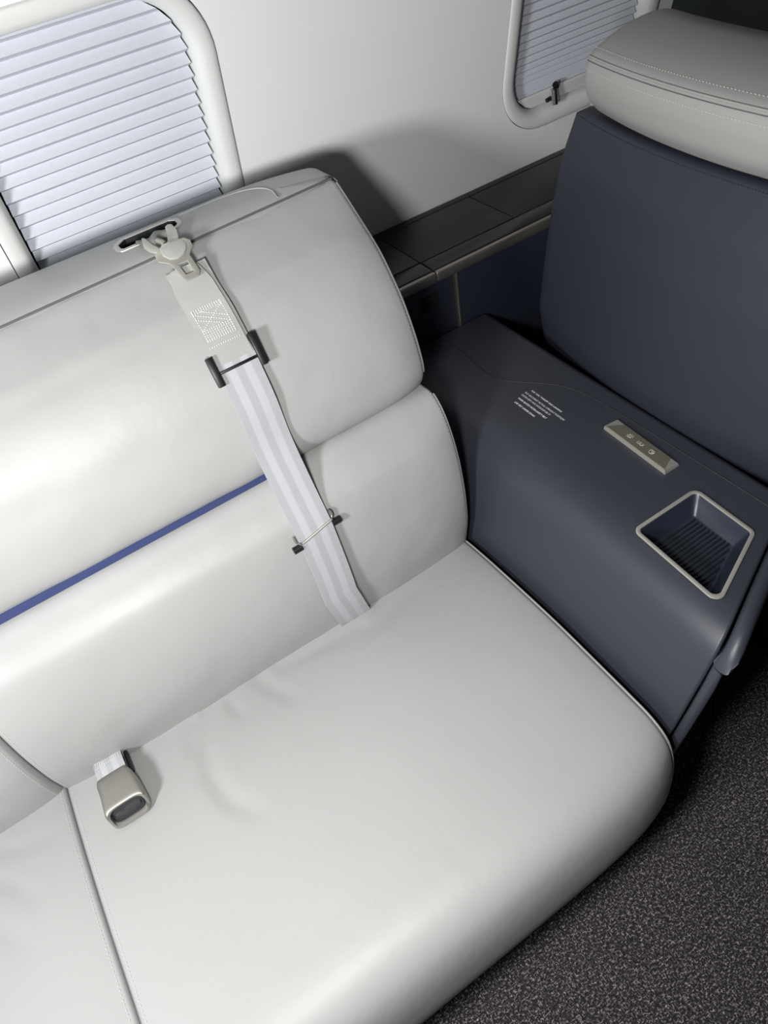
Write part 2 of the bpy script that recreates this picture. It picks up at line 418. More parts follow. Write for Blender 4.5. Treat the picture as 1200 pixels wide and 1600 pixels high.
bm = bmesh.new(); box(bm, -1.25, 0.6115, 0.974, 0.984, 0.731, 0.7495, 0.0025); box(bm, 0.6125, 1.27, 0.974, 0.984, 0.731, 0.7495, 0.0025)
lab(obj('metal_edge', bm, 'bronze', L), 'satin bronze metal edge strip')

Pn = bpy.data.objects.new('trim_2', None); COL.objects.link(Pn); Pn.location = (0.8, 1.0, 0); Pn['kind'] = 'structure'
bm = bmesh.new(); box(bm, 0.665, 1.27, 0.992, 1.02, 0.02, 0.722, 0.002); obj('panel_board', bm, 'panel', Pn)
bm = bmesh.new(); box(bm, -1.2, 0.658, 0.996, 1.02, 0.02, 0.722, 0.002); obj('panel_board', bm, 'panel', Pn)
bm = bmesh.new(); box(bm, 0.6585, 0.6645, 0.988, 1.01, 0.02, 0.727, 0.0015); lab(obj('seam_strip', bm, 'bronze', Pn), 'pale vertical metal strip')
bm = bmesh.new(); box(bm, 0.588, 0.622, 0.992, 0.998, 0.672, 0.70, 0.002); lab(obj('socket_cover', bm, 'void', Pn), 'small black socket cover')

# ------------------------------------------------------------------ sofa
SO = empty('sofa', (0, 0.6, 0), 'pale grey leather cabin sofa with one navy armrest gap, seen from above', 'sofa')
SO['label'] = 'pale grey leather sofa under the left window, with seams and stitched cushions'
up = [(.769, .729), (.757, .754), (.761, .791), (.775, .831), (.791, .865), (.82, .906), (.845, .929), (.892, .964), (.922, .985), (.932, .982), (.935, .965), (.90, .88), (.86, .80), (.82, .73), (.795, .722)]
lo = [(.769, .725), (.741, .7245), (.715, .696), (.696, .646), (.685, .573), (.686, .498), (.700, .425), (.715, .405), (.76, .41), (.78, .50), (.80, .62), (.815, .70), (.80, .723)]
st = [(.74, .41), (.72, .423), (.677, .431), (.575, .439), (.485, .442), (.403, .440), (.328, .436), (.285, .431), (.255, .415), (.240, .385), (.233, .34), (.233, .29), (.245, .255), (.30, .245), (.70, .245), (.75, .30)]
def fold(poly, w, h):
    P = [Vector((a, b)) for a, b in poly]
    def f(x, y):
        best = 1e9; tt = 0; L_ = len(P)-1
        for i in range(L_):
            d = P[i+1]-P[i]; t = max(0, min(1, (Vector((x, y))-P[i]).dot(d)/d.dot(d))); q = (Vector((x, y))-(P[i]+d*t)).length
            if q < best: best = q; tt = (i+t)/L_
        a = math.sin(math.pi*min(1, max(0, 0.12+tt*0.88)))**0.5 if 0.12+tt*0.88 < 1 else 0
        return -h*a*math.exp(-(best/w)**2)
    return f
folds = [fold([(-0.121, 0.697), (-0.141, 0.687), (-0.156, 0.664)], 0.0045, 0.0022),
         fold([(-0.06, 0.697), (-0.086, 0.677), (-0.101, 0.656), (-0.112, 0.622)], 0.005, 0.0030),
         fold([(-0.05, 0.690), (-0.087, 0.627), (-0.098, 0.577), (-0.091, 0.527), (-0.060, 0.478)], 0.013, 0.0042),
         fold([(-0.167, 0.706), (-0.193, 0.68)], 0.006, 0.002),
         fold([(-0.02, 0.70), (-0.03, 0.665), (-0.02, 0.63)], 0.008, 0.0022),
         fold([(0.02, 0.70), (0.03, 0.655), (0.06, 0.60)], 0.012, 0.002),
         fold([(0.20, 0.66), (0.13, 0.665), (0.05, 0.675)], 0.010, 0.0025),
         fold([(0.30, 0.665), (0.22, 0.645), (0.15, 0.64)], 0.012, 0.0018),
         fold([(-0.386, 0.662), (-0.354, 0.644), (-0.306, 0.636)], 0.007, 0.0022),
         fold([(-0.41, 0.63), (-0.373, 0.599), (-0.350, 0.555)], 0.008, 0.0022),
         fold([(-0.45, 0.58), (-0.40, 0.55), (-0.37, 0.50)], 0.012, 0.002)]
def warp_seat(v, nn):
    x, y, z = v
    if z > 0.40:
        z += sum(f(x, y) for f in folds)
        z += 0.0016*noise.noise(Vector((x*7, y*7, 1.3)))
    if y < 0.40 and x > 0.0:
        pass
    if y < 0.33:   # the front edge bows out away from the right-hand corner
        k = 1-math.exp(-max(0, 0.435-x)/0.055)
        y -= 0.021*k*min(1, (0.33-y)/0.05)
    return Vector((x, y, z))
def warp_back(v, nn):
    a = 0.0016*noise.noise(v*9.0)+0.0008*noise.noise(v*24.0)
    return v+nn*a
def warp_up(v, nn):
    v = warp_back(v, nn)
    if v[2] > 0.93: v = v-Vector((0, 0.022*max(0, min(1, (0.437-v[0])/0.467))*min(1, (v[2]-0.93)/0.05), 0))
    return v
def warp_low(v, nn):
    v = warp_back(v, nn)
    if v[2] > 0.66: v = v-Vector((0, 0, 0.0075*max(0, min(1, (0.26-v[0])/0.12))*min(1, (v[2]-0.66)/0.05)))
    return v
c_r, ptS, prS, nrS = cushion('seat_cushion', st, -0.284, 0.437, 'leather', SO, 0.008, 0.008, 0.006, warp_seat, 130, 0.006)
c_l, ptSL, prSL, nrSL = cushion('seat_cushion', st, -1.10, -0.2855, 'leather', SO, 0.02, 0.005, 0.006, warp_seat, 130, 0.008)
l_r, ptL, prL, nrL = cushion('lower_back_cushion', lo, -0.286, 0.437, 'leather', SO, 0.007, 0.007, 0.011, warp_low, cwf=lambda p: max(0, min(1, (0.715-p[1])/0.04)))
l_l, ptLL, prLL, nrLL = cushion('lower_back_cushion', lo, -1.10, -0.288, 'leather', SO, 0.02, 0.008, 0.011, warp_low, cwf=lambda p: max(0, min(1, (0.715-p[1])/0.04)))
u_r, ptU, prU, nrU = cushion('upper_back_cushion', up, -1.10, 0.437, 'leather', SO, 0.012, 0.008, 0.013, warp_up, cwf=lambda p: max(0, min(1, (0.985-p[1])/0.05)))
frontS = lambda p: p[1] > 0.25 and p[0] < 0.725 and not (p[0] > 0.66 and p[1] < 0.35)
frontL = lambda p: p[0] < 0.745 and p[1] > 0.425
frontU = lambda p: (p[0]-0.93) < (p[1]-0.985)*0.75+0.008 and p[1] > 0.732 and p[0] < 0.925
def add_st(parent, jobs, mat='thread', **kw):
    bm = bmesh.new()
    for pts in jobs: stitches(bm, pts, **kw)
    return lab(obj('stitching', bm, mat, parent, smooth=False), 'pale stitching along the seam')
def add_piping(parent, pts, r, mat='leather'):
    bm = bmesh.new(); tube(bm, pts, r, 8); return obj('piping', bm, mat, parent, angle=80)
add_st(c_r, [seamline(ptS, prS, nrS, -0.2765, frontS)]); add_st(c_l, [seamline(ptSL, prSL, nrSL, -0.2925, frontS)])
add_st(l_r, [seamline(ptL, prL, nrL, -0.279, frontL)]); add_st(l_l, [seamline(ptLL, prLL, nrLL, -0.2965, frontL)])
add_st(u_r, [seamline(ptU, prU, nrU, 0.4325, frontU, ins=0.0016, lift=0.0006)], step=0.005, ln=0.003, w=0.0005)
add_st(l_r, [seamline(ptL, prL, nrL, 0.4325, frontL, ins=0.0012, lift=0.0006)], step=0.005, ln=0.003, w=0.0005)
add_piping(u_r, seamline(ptU, prU, nrU, 0.4365, frontU, ins=0.0045, lift=0), 0.0022)
add_piping(l_r, seamline(ptL, prL, nrL, 0.4365, frontL, ins=0.0045, lift=0), 0.0022)
add_piping(c_r, seamline(ptS, prS, nrS, 0.4375, frontS, ins=0.004, lift=0), 0.0022)
# centre welts between the two halves
bm = bmesh.new(); tube(bm, [p+Vector((0, 0, 0)) for p in seamline(ptS, prS, nrS, -0.284, frontS, ins=0.011, lift=0)], 0.003, 8)
obj('welt', bm, 'leather', SO, angle=80)
# blue fabric showing in the gap between upper and lower cushions
bm = bmesh.new(); A = []; 
for k in range(41):
    x = -1.1+(0.27+1.1)*k/40; h = 0.0062-0.0022*max(0, min(1, (x+0.2)/0.4)); y = 0.746; zc = 0.7275
    if x > 0.18: h *= max(0.05, 1-(x-0.18)/0.09); y += (x-0.18)*0.2
    A.append([bm.verts.new((x, y+0.004, zc-h)), bm.verts.new((x, y, zc-h*0.8)), bm.verts.new((x, y, zc+h*0.8)), bm.verts.new((x, y+0.004, zc+h)), bm.verts.new((x, y+0.03, zc))])
for p, q in zip(A[:-1], A[1:]):
    for i in range(5): bm.faces.new((p[i], p[(i+1) % 5], q[(i+1) % 5], q[i]))
bm.faces.new(A[0]); bm.faces.new(A[-1][::-1])
lab(obj('gap_strip', bm, 'blue', SO), 'royal blue fabric strip between the back cushions')
# back shell with the top shelf
shp = [(.885, .955), (.898, .982), (.930, .9915), (.985, .9915), (1.000, .987), (1.005, .972), (.968, .80), (.93, .55), (.90, .20), (.80, .20), (.78, .45), (.80, .66), (.83, .745), (.88, .85), (.905, .93)]
def warp_shell(v, nn):
    x, y, z = v
    if z > 0.9 and y < 0.95: y += 0.022*(1-max(0, min(1, (0.437-x)/0.467)))*min(1, (0.95-y)/0.03)
    if z > 0.9 and y > 0.95: y -= 0.028*max(0, (x-0.30)/0.137)**2
    return Vector((x, y, z))
b_s, ptB, prB, nrB = cushion('back_shell', shp, -1.12, 0.440, 'leather', SO, 0.012, 0.016, 0.002, warp_shell, 130)
bm = bmesh.new(); box(bm, 0.125, 0.244, 0.951, 0.984, 0.955, 1.02, 0.012)
cutter = obj('cutter', bm, 'void'); cut_lo = cutter
# elongated six-sided slot opening
bm = bmesh.new()
bz_in = [(-0.0402, -0.0049), (-0.0402, -0.0172), (-0.0375, -0.0205), (0.0275, -0.0188), (0.0357, -0.0168), (0.0401, -0.012), (0.0408, 0.0002), (0.0345, 0.0058), (-0.0281, 0.0056)]
prism(bm, bz_in, (0.18, 0.976, 0.962), Vector((1, 0, 0)), Vector((0, 1, 0)), Vector((0, 0, 1)), 0.06)
bpy.data.objects.remove(cutter)
cutter = obj('cutter', bm, 'void', None); cutter.location = (0, 0, 0)
cutter.location = -SO.location + SO.location
cut(b_s, [cutter])
bz_out = [(-0.0474, -0.0052), (-0.0470, -0.0189), (-0.0435, -0.0262), (-0.0392, -0.0275), (0.0023, -0.0265), (0.0365, -0.0245), (0.0440, -0.0180), (0.0475, -0.010), (0.0478, 0.0009), (0.044, 0.0075), (0.0369, 0.0118), (-0.0316, 0.0117), (-0.0423, 0.0035)]
bm = bmesh.new(); prism(bm, bz_out, (0.18, 0.976, 0.9925), Vector((1, 0, 0)), Vector((0, 1, 0)), Vector((0, 0, 1)), 0.0028, 0.001, [bz_in])
lab(obj('slot_bezel', bm, 'metal', SO), 'satin metal belt slot surround')
bm = bmesh.new(); lps = [[bm.verts.new((0.18+a*k, 0.976+(b+0.0072)*k-0.0072, z)) for a, b in bz_in] for z, k in ((0.9945, 0.995), (0.968, 0.985))]
for q in range(len(bz_in)):
    w_ = (q+1) % len(bz_in); bm.faces.new((lps[0][q], lps[0][w_], lps[1][w_], lps[1][q]))
bm.faces.new(lps[1])
lab(obj('slot_floor', bm, 'bulk', SO), 'dark inside of the belt slot')
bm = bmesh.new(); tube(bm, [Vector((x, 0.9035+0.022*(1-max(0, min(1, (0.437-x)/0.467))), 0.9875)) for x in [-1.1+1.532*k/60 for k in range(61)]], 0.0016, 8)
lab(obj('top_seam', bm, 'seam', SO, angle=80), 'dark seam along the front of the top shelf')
# decorative curved welt on the shelf
bm = bmesh.new()
cv = catmull([(0.232, 0.9905, 0), (0.289, 0.9915, 0), (0.325, 0.984, 0), (0.346, 0.965, 0), (0.352, 0.945, 0), (0.350, 0.926, 0)], 50, False)
tube(bm, [Vector((p[0], p[1]-0.0, 0.9946-0.002*max(0, (p[1]-0.97)/0.02)-0.003*max(0, (0.945-p[1])/0.02))) for p in cv], 0.0011, 6)
obj('shelf_welt', bm, 'leather', SO, angle=80)
# base under the seat
bm = bmesh.new(); box(bm, -1.1, 0.43, 0.30, 0.98, 0.0, 0.25, 0.01); lab(obj('base', bm, 'ledge', SO), 'dark recessed base')
bm = bmesh.new(); tube(bm, [(0.140, 0.305, 0.11), (0.140, 0.275, 0.105), (0.140, 0.263, 0.10)], 0.0045, 10); obj('release_lever', bm, 'chrome', SO)

# ------------------------------------------------------------------ belts
hull = [(.994, .9965), (.975, 1.0), (.95, 1.002), (.925, .999), (.899, .989), (.878, .976), (.853, .957), (.828, .937), (.805, .915), (.786, .888), (.758, .836), (.743, .775), (.713, .714), (.687, .665), (.678, .633), (.669, .571), (.668, .51), (.679, .45), (.69, .43)]
def ribbon(name, pts, nr_pts, xc, w, mat, parent, th=0.0016, edgew=0.0, xfun=None):
    """webbing strip following a (y,z) path; width lies along x"""
    P = [Vector((0, a, b)) for a, b in pts]; P = catmull(P, nr_pts, False); bm = bmesh.new(); uvl = bm.loops.layers.uv.new('UVMap')
    rows = []; L = 0
    for i, p in enumerate(P):
        t = (P[min(i+1, len(P)-1)]-P[max(i-1, 0)]).normalized(); nn = Vector((0, -t[2], t[1]))
        if nn[2]*0.6-nn[1]*0.8 < 0: nn = -nn
        if i: L += (P[i]-P[i-1]).length
        x = xfun(i/(len(P)-1)) if xfun else xc
        row = []
        NW = 12
        for k in range(NW+1):
            u = k/NW; ww = w if not callable(w) else w(i/(len(P)-1))
            wave = edgew*math.sin(L*90+ (0 if u < .5 else 2))*abs(2*u-1)**2
            q = p+Vector((x+(u-0.5)*ww, 0, 0))+nn*(th+wave); row.append((bm.verts.new(q), u, L))
        rowb = [(bm.verts.new(v.co-nn*th), u, L) for v, u, L in row]
        rows.append(row+rowb[::-1])
    n = len(rows[0])
    for A, B in zip(rows[:-1], rows[1:]):
        for i in range(n):
            j = (i+1) % n; f = bm.faces.new((A[i][0], A[j][0], B[j][0], B[i][0]))
            for l, d in zip(f.loops, (A[i], A[j], B[j], B[i])): l[uvl].uv = (d[1], d[2]*20)
    bm.faces.new([a[0] for a in rows[0]]); bm.faces.new([a[0] for a in rows[-1]][::-1])
    return obj(name, bm, mat, parent, angle=60), P
BT = empty('shoulder_belt', (0.185, 0.80, 0.90), 'silver-grey webbing shoulder belt with metal tongue hanging down the sofa back from the slot', 'seat belt')
off = lambda p, d: None
def offpath(pts, d):
    P = [Vector(p) for p in pts]; out = []
    for i, p in enumerate(P):
        t = (P[min(i+1, len(P)-1)]-P[max(i-1, 0)]).normalized(); nn = Vector((-t[1], t[0]))
        if nn[1]*0.6-nn[0]*0.8 < 0: nn = -nn
        out.append((p[0]+nn[0]*d, p[1]+nn[1]*d))
    return out
low = [p for p in hull if p[1] < 0.90]
lower, PL = ribbon('lower_webbing', [(.797, .902)]+offpath(low, 0.0045), 90, 0.185, 0.0535, 'web', BT, 0.0018, xfun=lambda t: 0.187-0.003*math.sin(t*3.1)+(0.018*max(0, t-0.8)/0.2))
upp = offpath([p for p in hull if 0.875 < p[1] < 0.987 and p[0] < 0.91], 0.0035)
upper, PU = ribbon('upper_webbing', upp, 50, 0.186, lambda t: 0.030+0.0215*min(1, (t/0.22))**0.6 if t < 0.22 else 0.0515, 'web2', BT, 0.003, 0.0008)
und, _ = ribbon('under_webbing', offpath([p for p in hull if 0.885 < p[1] < 0.985 and p[0] < 0.9], 0.000), 40, 0.190, 0.0535, 'web2', BT, 0.003, 0.0012)
# X-pattern stitching on the sewn part
def at(P, t, x, lift):
    i = t*(len(P)-1); k = int(min(len(P)-2, i)); f = i-k; p = P[k]*(1-f)+P[k+1]*f
    d = (P[k+1]-P[k]).normalized(); nn = Vector((0, -d[2], d[1])); nn = nn if nn[2]*0.6-nn[1]*0.8 > 0 else -nn
    return p+Vector((x, 0, 0))+nn*lift
bm = bmesh.new(); jobs = []
def sl(t0, x0, t1, x1): return [at(PU, t0+(t1-t0)*k/10, 0.186+x0+(x1-x0)*k/10, 0.0034) for k in range(11)]
for t in (0.44, 0.455, 0.475): jobs.append(sl(t, -0.019, t, 0.019))
for t in (0.655, 0.675, 0.70, 0.72, 0.74, 0.755): jobs.append(sl(t, -0.019, t, 0.019))
jobs += [sl(0.475, -0.019, 0.655, 0.019), sl(0.475, 0.019, 0.655, -0.019), sl(0.44, -0.019, 0.755, -0.019), sl(0.44, 0.019, 0.755, 0.019), sl(0.81, -0.021, 0.81, 0.021), sl(0.475, -0.008, 0.60, 0.019), sl(0.53, -0.019, 0.655, 0.010)]
for j in jobs: stitches(bm, j, 0.0031, 0.0021, 0.0009)
lab(obj('box_stitching', bm, 'boxthread', upper, smooth=False), 'sewn box and cross stitching')
# adjuster: black slide with two side cheeks
i0 = Vector((0, .781, .888)); dn = (Vector((0, .758, .836))-Vector((0, .805, .915))).normalized(); nn = Vector((0, -dn[2], dn[1])); nn = nn if nn[1] < 0 else -nn
ADJ = bpy.data.objects.new('adjuster', None)
bm = bmesh.new()
X = Vector((1, 0, 0))
def obox(bm, c, hx, hd, hn, bev=0.001):
    b2 = bmesh.new(); box(b2, -hx, hx, -hd, hd, -hn, hn, bev, 2)
    m = Matrix((( 1, 0, 0, c[0]), (0, dn[1], nn[1], c[1]), (0, dn[2], nn[2], c[2]), (0, 0, 0, 1)))
    b2.transform(m); me = bpy.data.meshes.new('t'); b2.to_mesh(me); b2.free(); bm.from_mesh(me); bpy.data.meshes.remove(me)
cen = i0+X*0.187
obox(bm, cen+X*0.0305+nn*0.003-dn*0.003, 0.0042, 0.021, 0.005); obox(bm, cen-X*0.0305+nn*0.003+dn*0.001, 0.0042, 0.019, 0.005)
obox(bm, cen+nn*0.0012+dn*0.0045, 0.030, 0.0022, 0.0016)
lab(obj('adjuster', bm, 'black', BT), 'black metal webbing adjuster')
# wire keeper ring and black pins
K = Vector((0, .684, .660)); dk = (Vector((0, .678, .633))-Vector((0, .713, .714))).normalized(); nk = Vector((0, -dk[2], dk[1])); nk = nk if nk[1] < 0 else -nk
kc = K+X*0.185
bm = bmesh.new(); loop = [(-.031, -.004), (-.0305, .004), (-.027, .0085), (-.02, .0095), (.02, .0015), (.027, 0.0), (.0305, -.0035), (.031, -.010), (.029, -.0135)]
tube(bm, [kc+X*p[0]+dk*(p[1]-0.001)+nk*(0.0055 if abs(p[0]) < .028 else 0.003) for p in catmull([(a, b, 0) for a, b in loop], 60, False)], 0.0020, 8)
lab(obj('keeper_ring', bm, 'nickel', BT), 'thin metal wire keeper across the webbing')
for s, dd in ((-1, 0.014), (1, 0.006)):
    bm = bmesh.new(); c = kc+X*(0.0345*s)+dk*dd+nk*0.002
    tube(bm, [c-X*0.0055*s-X*0.003*s, c+X*0.0035*s, c+X*0.0045*s], 0.0052, 16)
    lab(obj('keeper_pin', bm, 'black', BT), 'short black keeper pin')
# latch plate
c = Vector((.21, .8925, .9935)); N = Vector((0, -.55, .835)).normalized(); V = Vector((0, .835, .55)).normalized()
latch = [(-0.0463, 0.0029), (-0.0467, -0.0068), (-0.0361, -0.0152), (-0.0343, -0.0199), (-0.031, -0.0408), (-0.0291, -0.0442), (-0.0262, -0.0452), (-0.0125, -0.0442), (-0.0102, -0.0419), (-0.0079, -0.0387), (-0.0086, -0.0139), (0.0009, -0.0047), (0.0017, 0.0038), (-0.0039, 0.0097), (-0.0318, 0.0127), (-0.0387, 0.006)]
lh = [(-0.0272, -0.0209), (-0.0153, -0.0212), (-0.0152, -0.0369), (-0.0259, -0.0365)]
bm = bmesh.new(); prism(bm, latch, c+N*0.003, X, V, N, 0.0028, 0.0008, [lh]); lab(obj('latch_plate', bm, 'metal', BT), 'satin metal latch tongue with square hole')
lw = [(-0.037, 0.006), (-0.0224, 0.0095), (-0.0075, 0.0071), (-0.0055, 0.000), (-0.0095, -0.0075), (-0.0156, -0.0117), (-0.0254, -0.0137), (-0.0335, -0.0105), (-0.0385, -0.0027)]
bm = bmesh.new(); prism(bm, lw, c+N*0.0045, X, V, N, 0.004, 0.0016); uv = bm.loops.layers.uv.new('UVMap')
for f in bm.faces:
    for l in f.loops: l[uv].uv = (l.vert.co[0]*12, (l.vert.co[1])*20)
lab(obj('webbing_loop', bm, 'web2', BT), 'webbing folded over the latch tongue')
# anchor plate and wavy webbing out of the slot
c2 = Vector((.18, .95, 1.006)); N2 = Vector((0, -.25, .97)).normalized(); V2 = Vector((0, .97, .25)).normalized()
anc = [(-0.0154, -0.0122), (-0.0118, -0.0143), (-0.0081, -0.0322), (-0.0045, -0.0415), (0.0050, -0.0410), (0.0105, -0.0338), (0.0185, -0.0090), (0.0234, -0.0067), (0.0278, -0.0093), (0.0284, -0.023), (0.0225, -0.0419), (0.0115, -0.0517), (0.0003, -0.0544), (-0.0073, -0.052), (-0.0172, -0.0414), (-0.0201, -0.0301)]
bm = bmesh.new(); prism(bm, anc, c2, X, V2, N2, 0.0034, 0.0012); lab(obj('anchor_ring', bm, 'metal', BT), 'polished metal anchor ring hooked at the slot')
bm = bmesh.new(); uv = bm.loops.layers.uv.new('UVMap'); rows = []
NX = 36
AP = catmull([(.960, .966, 0), (.957, .988, 0), (.950, .9985, 0), (.941, 1.003, 0), (.931, 1.0035, 0), (.925, .999, 0)], 18, False)
for j, p in enumerate(AP):
    row = []
    for i in range(NX+1):
        u = i/NX; x = 0.158+0.045*u
        y = p[0]-0.004+0.010*u+0.0042*math.sin(u*2*math.pi*1.6+1.0)*min(1, j/8); z = p[1]+0.0012*math.cos(u*2*math.pi*1.6+1.0)*min(1, j/8)
        row.append((bm.verts.new((x, y, z)), u, j/17))
    rows.append(row)
for A, B in zip(rows[:-1], rows[1:]):
    for i in range(NX):
        f = bm.faces.new((A[i][0], A[i+1][0], B[i+1][0], B[i][0]))
        for l, d in zip(f.loops, (A[i], A[i+1], B[i+1], B[i])): l[uv].uv = (d[1], d[2])
bmesh.ops.solidify(bm, geom=bm.faces[:], thickness=0.0022)
lab(obj('anchor_webbing', bm, 'web2', BT, angle=60), 'rumpled webbing coming out of the slot')
bm = bmesh.new(); tube(bm, [(0.178, 0.916, 1.0045), (0.181, 0.909, 1.004), (0.183, 0.904, 1.002)], 0.0035, 12); obj('anchor_link', bm, 'nickel', BT)

# lap buckle on the seat
BK = empty('buckle', (-0.21, 0.64, 0.446), 'satin metal belt buckle with black slot lying on the sofa seat below the back', 'belt buckle')
def loft(name, secs, mat, parent, angle=40, cap=True):
    bm = bmesh.new(); R = [[bm.verts.new(p) for p in s] for s in secs]; n = len(R[0])
    for A, B in zip(R[:-1], R[1:]):
        for i in range(n): bm.faces.new((A[i], A[(i+1) % n], B[(i+1) % n], B[i]))
    if cap: bm.faces.new(R[0]); bm.faces.new(R[-1][::-1])
    return obj(name, bm, mat, parent, angle=angle)
def sect(y, z, hw, hh, e=5, n=40, xo=0, dn=0):
    out = []
    for k in range(n):
        a = 2*math.pi*k/n; c_, s_ = math.cos(a), math.sin(a)
        out.append(Vector((-0.209+xo+hw*math.copysign(abs(c_)**(2/e), c_), y+dn*s_, z+hh*math.copysign(abs(s_)**(2/e), s_))))
    return out
secs = [sect(.652, .461, .019, .008, xo=-.003), sect(.650, .461, .022, .0105, xo=-.003), sect(.642, .461, .0245, .0125, xo=-.002), sect(.625, .4615, .0262, .0138), sect(.602, .4608, .0282, .0145, dn=.004), sect(.5925, .4605, .0288, .0145, dn=.008), sect(.5885, .4603, .0272, .0130, dn=.009),
        sect(.5885, .4603, .0240, .0098, e=5, dn=.009), sect(.596, .4605, .0232, .0092, e=5, dn=.008)]
hs = loft('housing', secs, 'nickel', BK, cap=False)
lab(hs, 'satin metal buckle housing')
secs = [sect(.5945, .4605, .0236, .0095, e=5, dn=.008), sect(.5925, .4605, .0215, .0074, e=5, dn=.007), sect(.6005, .4605, .0205, .0062, e=5, dn=.005), sect(.602, .4605, .001, .0005, e=5, dn=.001)]
lab(loft('slot_insert', secs, 'insert', BK), 'black plastic slot insert')
secs = [sect(.5945, .4590, .0190, .0042, e=3, dn=.004), sect(.5925, .4590, .0175, .0030, e=3, dn=.003)]
lab(loft('release_button', secs, 'insert', BK), 'dark release button lip')
bk, PB = ribbon('buckle_webbing', [(.70, .452), (.685, .4595), (.672, .464), (.655, .464), (.645, .463)], 14, -0.211, 0.0405, 'web', BK, 0.002, 0.0005)
bm = bmesh.new()
for tt in (0.24, 0.30, 0.37, 0.43, 0.50, 0.55):
    stitches(bm, [at(PB, tt, -0.211-0.017+0.034*k/8, 0.0026) for k in range(9)], 0.003, 0.0022, 0.0006)
lab(obj('strap_stitching', bm, 'boxthread', bk, smooth=False), 'stitched rows on the strap')
bm = bmesh.new(); tube(bm, [(-0.187, 0.700, 0.450), (-0.188, 0.672, 0.452), (-0.188, 0.645, 0.452)], 0.003, 8); lab(obj('strap_edge', bm, 'black', BK), 'dark strap end beneath the webbing')

# ------------------------------------------------------------------ armrest cabinet
AR = empty('armrest', (0.58, 0.6, 0), 'slate navy leather armrest cabinet at the right end of the sofa', 'armrest')
def yf(x, z): return 0.234+(x-0.45)*0.41+(0.62-z)*0.13
def rprof(x0, x1, z0, z1, rl, rr, n=12, slope=0.0):
    """closed cabinet section; upper corners rounded"""
    out = [(x0, z0)]
    out += [(x0+slope*(k/8), z0+(z1-rl-z0)*k/8) for k in range(1, 8)]
    for k in range(n+1):
        a = math.pi-math.pi/2*k/n; out.append((x0+rl+slope+rl*math.cos(a), z1-rl+rl*math.sin(a)))
    m = 10
    for k in range(1, m): out.append((x0+rl+slope+(x1-rr-x0-rl-slope)*k/m, z1))
    for k in range(n+1):
        a = math.pi/2-math.pi/2*k/n; out.append((x1-rr+rr*math.cos(a), z1-rr+rr*math.sin(a)))
    out += [(x1, z1-rr-(z1-rr-z0)*k/8) for k in range(1, 9)]
    return [Vector(p) for p in out]
def loft_y(name, prof, y0f, y1f, r, mat, parent, nseg=10, angle=40):
    nr = normals2(prof); secs = []; n = len(prof)
    cs = [(0, k/5) for k in range(6)]
    secs_def = [(y0f, r*(1-math.cos(k/5*math.pi/2)), -r*(1-math.sin(k/5*math.pi/2))) for k in range(6)]
    for (_, dy, ins) in secs_def: secs.append([Vector((p[0]+q[0]*ins, y0f(p[0], p[1])+dy, p[1]+q[1]*ins)) for p, q in zip(prof, nr)])
    for k in range(1, nseg):
        t = k/nseg; secs.append([Vector((p[0], (y0f(p[0], p[1])+r)*(1-t)+(y1f(p[0], p[1])-r)*t, p[1])) for p in prof])
    for k in range(5, -1, -1):
        dy, ins = r*(1-math.cos(k/5*math.pi/2)), -r*(1-math.sin(k/5*math.pi/2))
        secs.append([Vector((p[0]+q[0]*ins, y1f(p[0], p[1])-dy, p[1]+q[1]*ins)) for p, q in zip(prof, nr)])
    return loft(name, secs, mat, parent, angle)
ap = [Vector(p) for p in ((.452, .03), (.452, .15), (.452, .28), (.452, .36), (.4525, .42), (.4555, .46), (.461, .50), (.467, .54), (.475, .572), (.484, .592), (.497, .607), (.513, .6155), (.532, .619))]+[Vector((.55+.0155*k, .620)) for k in range(11)]+rprof(0.452, 0.722, 0.03, 0.620, 0.044, 0.016)[-21:]
body = loft_y('body', ap, yf, lambda x, z: 0.984, 0.004, 'navy', AR, 12)
# dish opening
dish = [(0.529, 0.429), (0.641, 0.429), (0.636, 0.332), (0.519, 0.286)]
def rpoly(poly, r, n=8):
    out = []; m = len(poly)
    for i in range(m):
        p = Vector(poly[i]); a = (Vector(poly[i-1])-p).normalized(); b = (Vector(poly[(i+1) % m])-p).normalized()
        ang = a.angle(b); d = r/math.tan(ang/2); cc = p+(a+b).normalized()*(r/math.sin(ang/2)); s = p+a*d; e = p+b*d
        v0, v1 = s-cc, e-cc
        for k in range(n+1):
            t = k/n; v = v0*(1-t)+v1*t; out.append(tuple(cc+v.normalized()*r))
    return out
def inset(poly, d):
    out = []; m = len(poly); ar = sum(poly[i][0]*poly[(i+1) % m][1]-poly[(i+1) % m][0]*poly[i][1] for i in range(m)); sg = 1 if ar > 0 else -1
    for i in range(m):
        p0, p1, p2 = Vector(poly[i-1]), Vector(poly[i]), Vector(poly[(i+1) % m])
        n1 = Vector((-(p1-p0)[1], (p1-p0)[0])).normalized()*sg; n2 = Vector((-(p2-p1)[1], (p2-p1)[0])).normalized()*sg
        b = (n1+n2).normalized(); out.append(tuple(p1+b*(d/b.dot(n1))))
    return out
X_, Y_, Z_ = Vector((1, 0, 0)), Vector((0, 1, 0)), Vector((0, 0, 1))
bm = bmesh.new(); prism(bm, rpoly(inset(dish, 0.001), 0.010), (0, 0, 0.58), X_, Y_, Z_, 0.08); cutter = obj('cutter', bm, 'void')
cut(body, [cutter])
bm = bmesh.new(); prism(bm, rpoly(inset(dish, -0.0025), 0.012), (0, 0, 0.6195), X_, Y_, Z_, 0.0032, 0.0012, [rpoly(inset(dish, 0.0030), 0.008)])
DT = lab(obj('dish_rim', bm, 'metal', AR), 'satin metal rim around the dish')
bm = bmesh.new(); lv = []
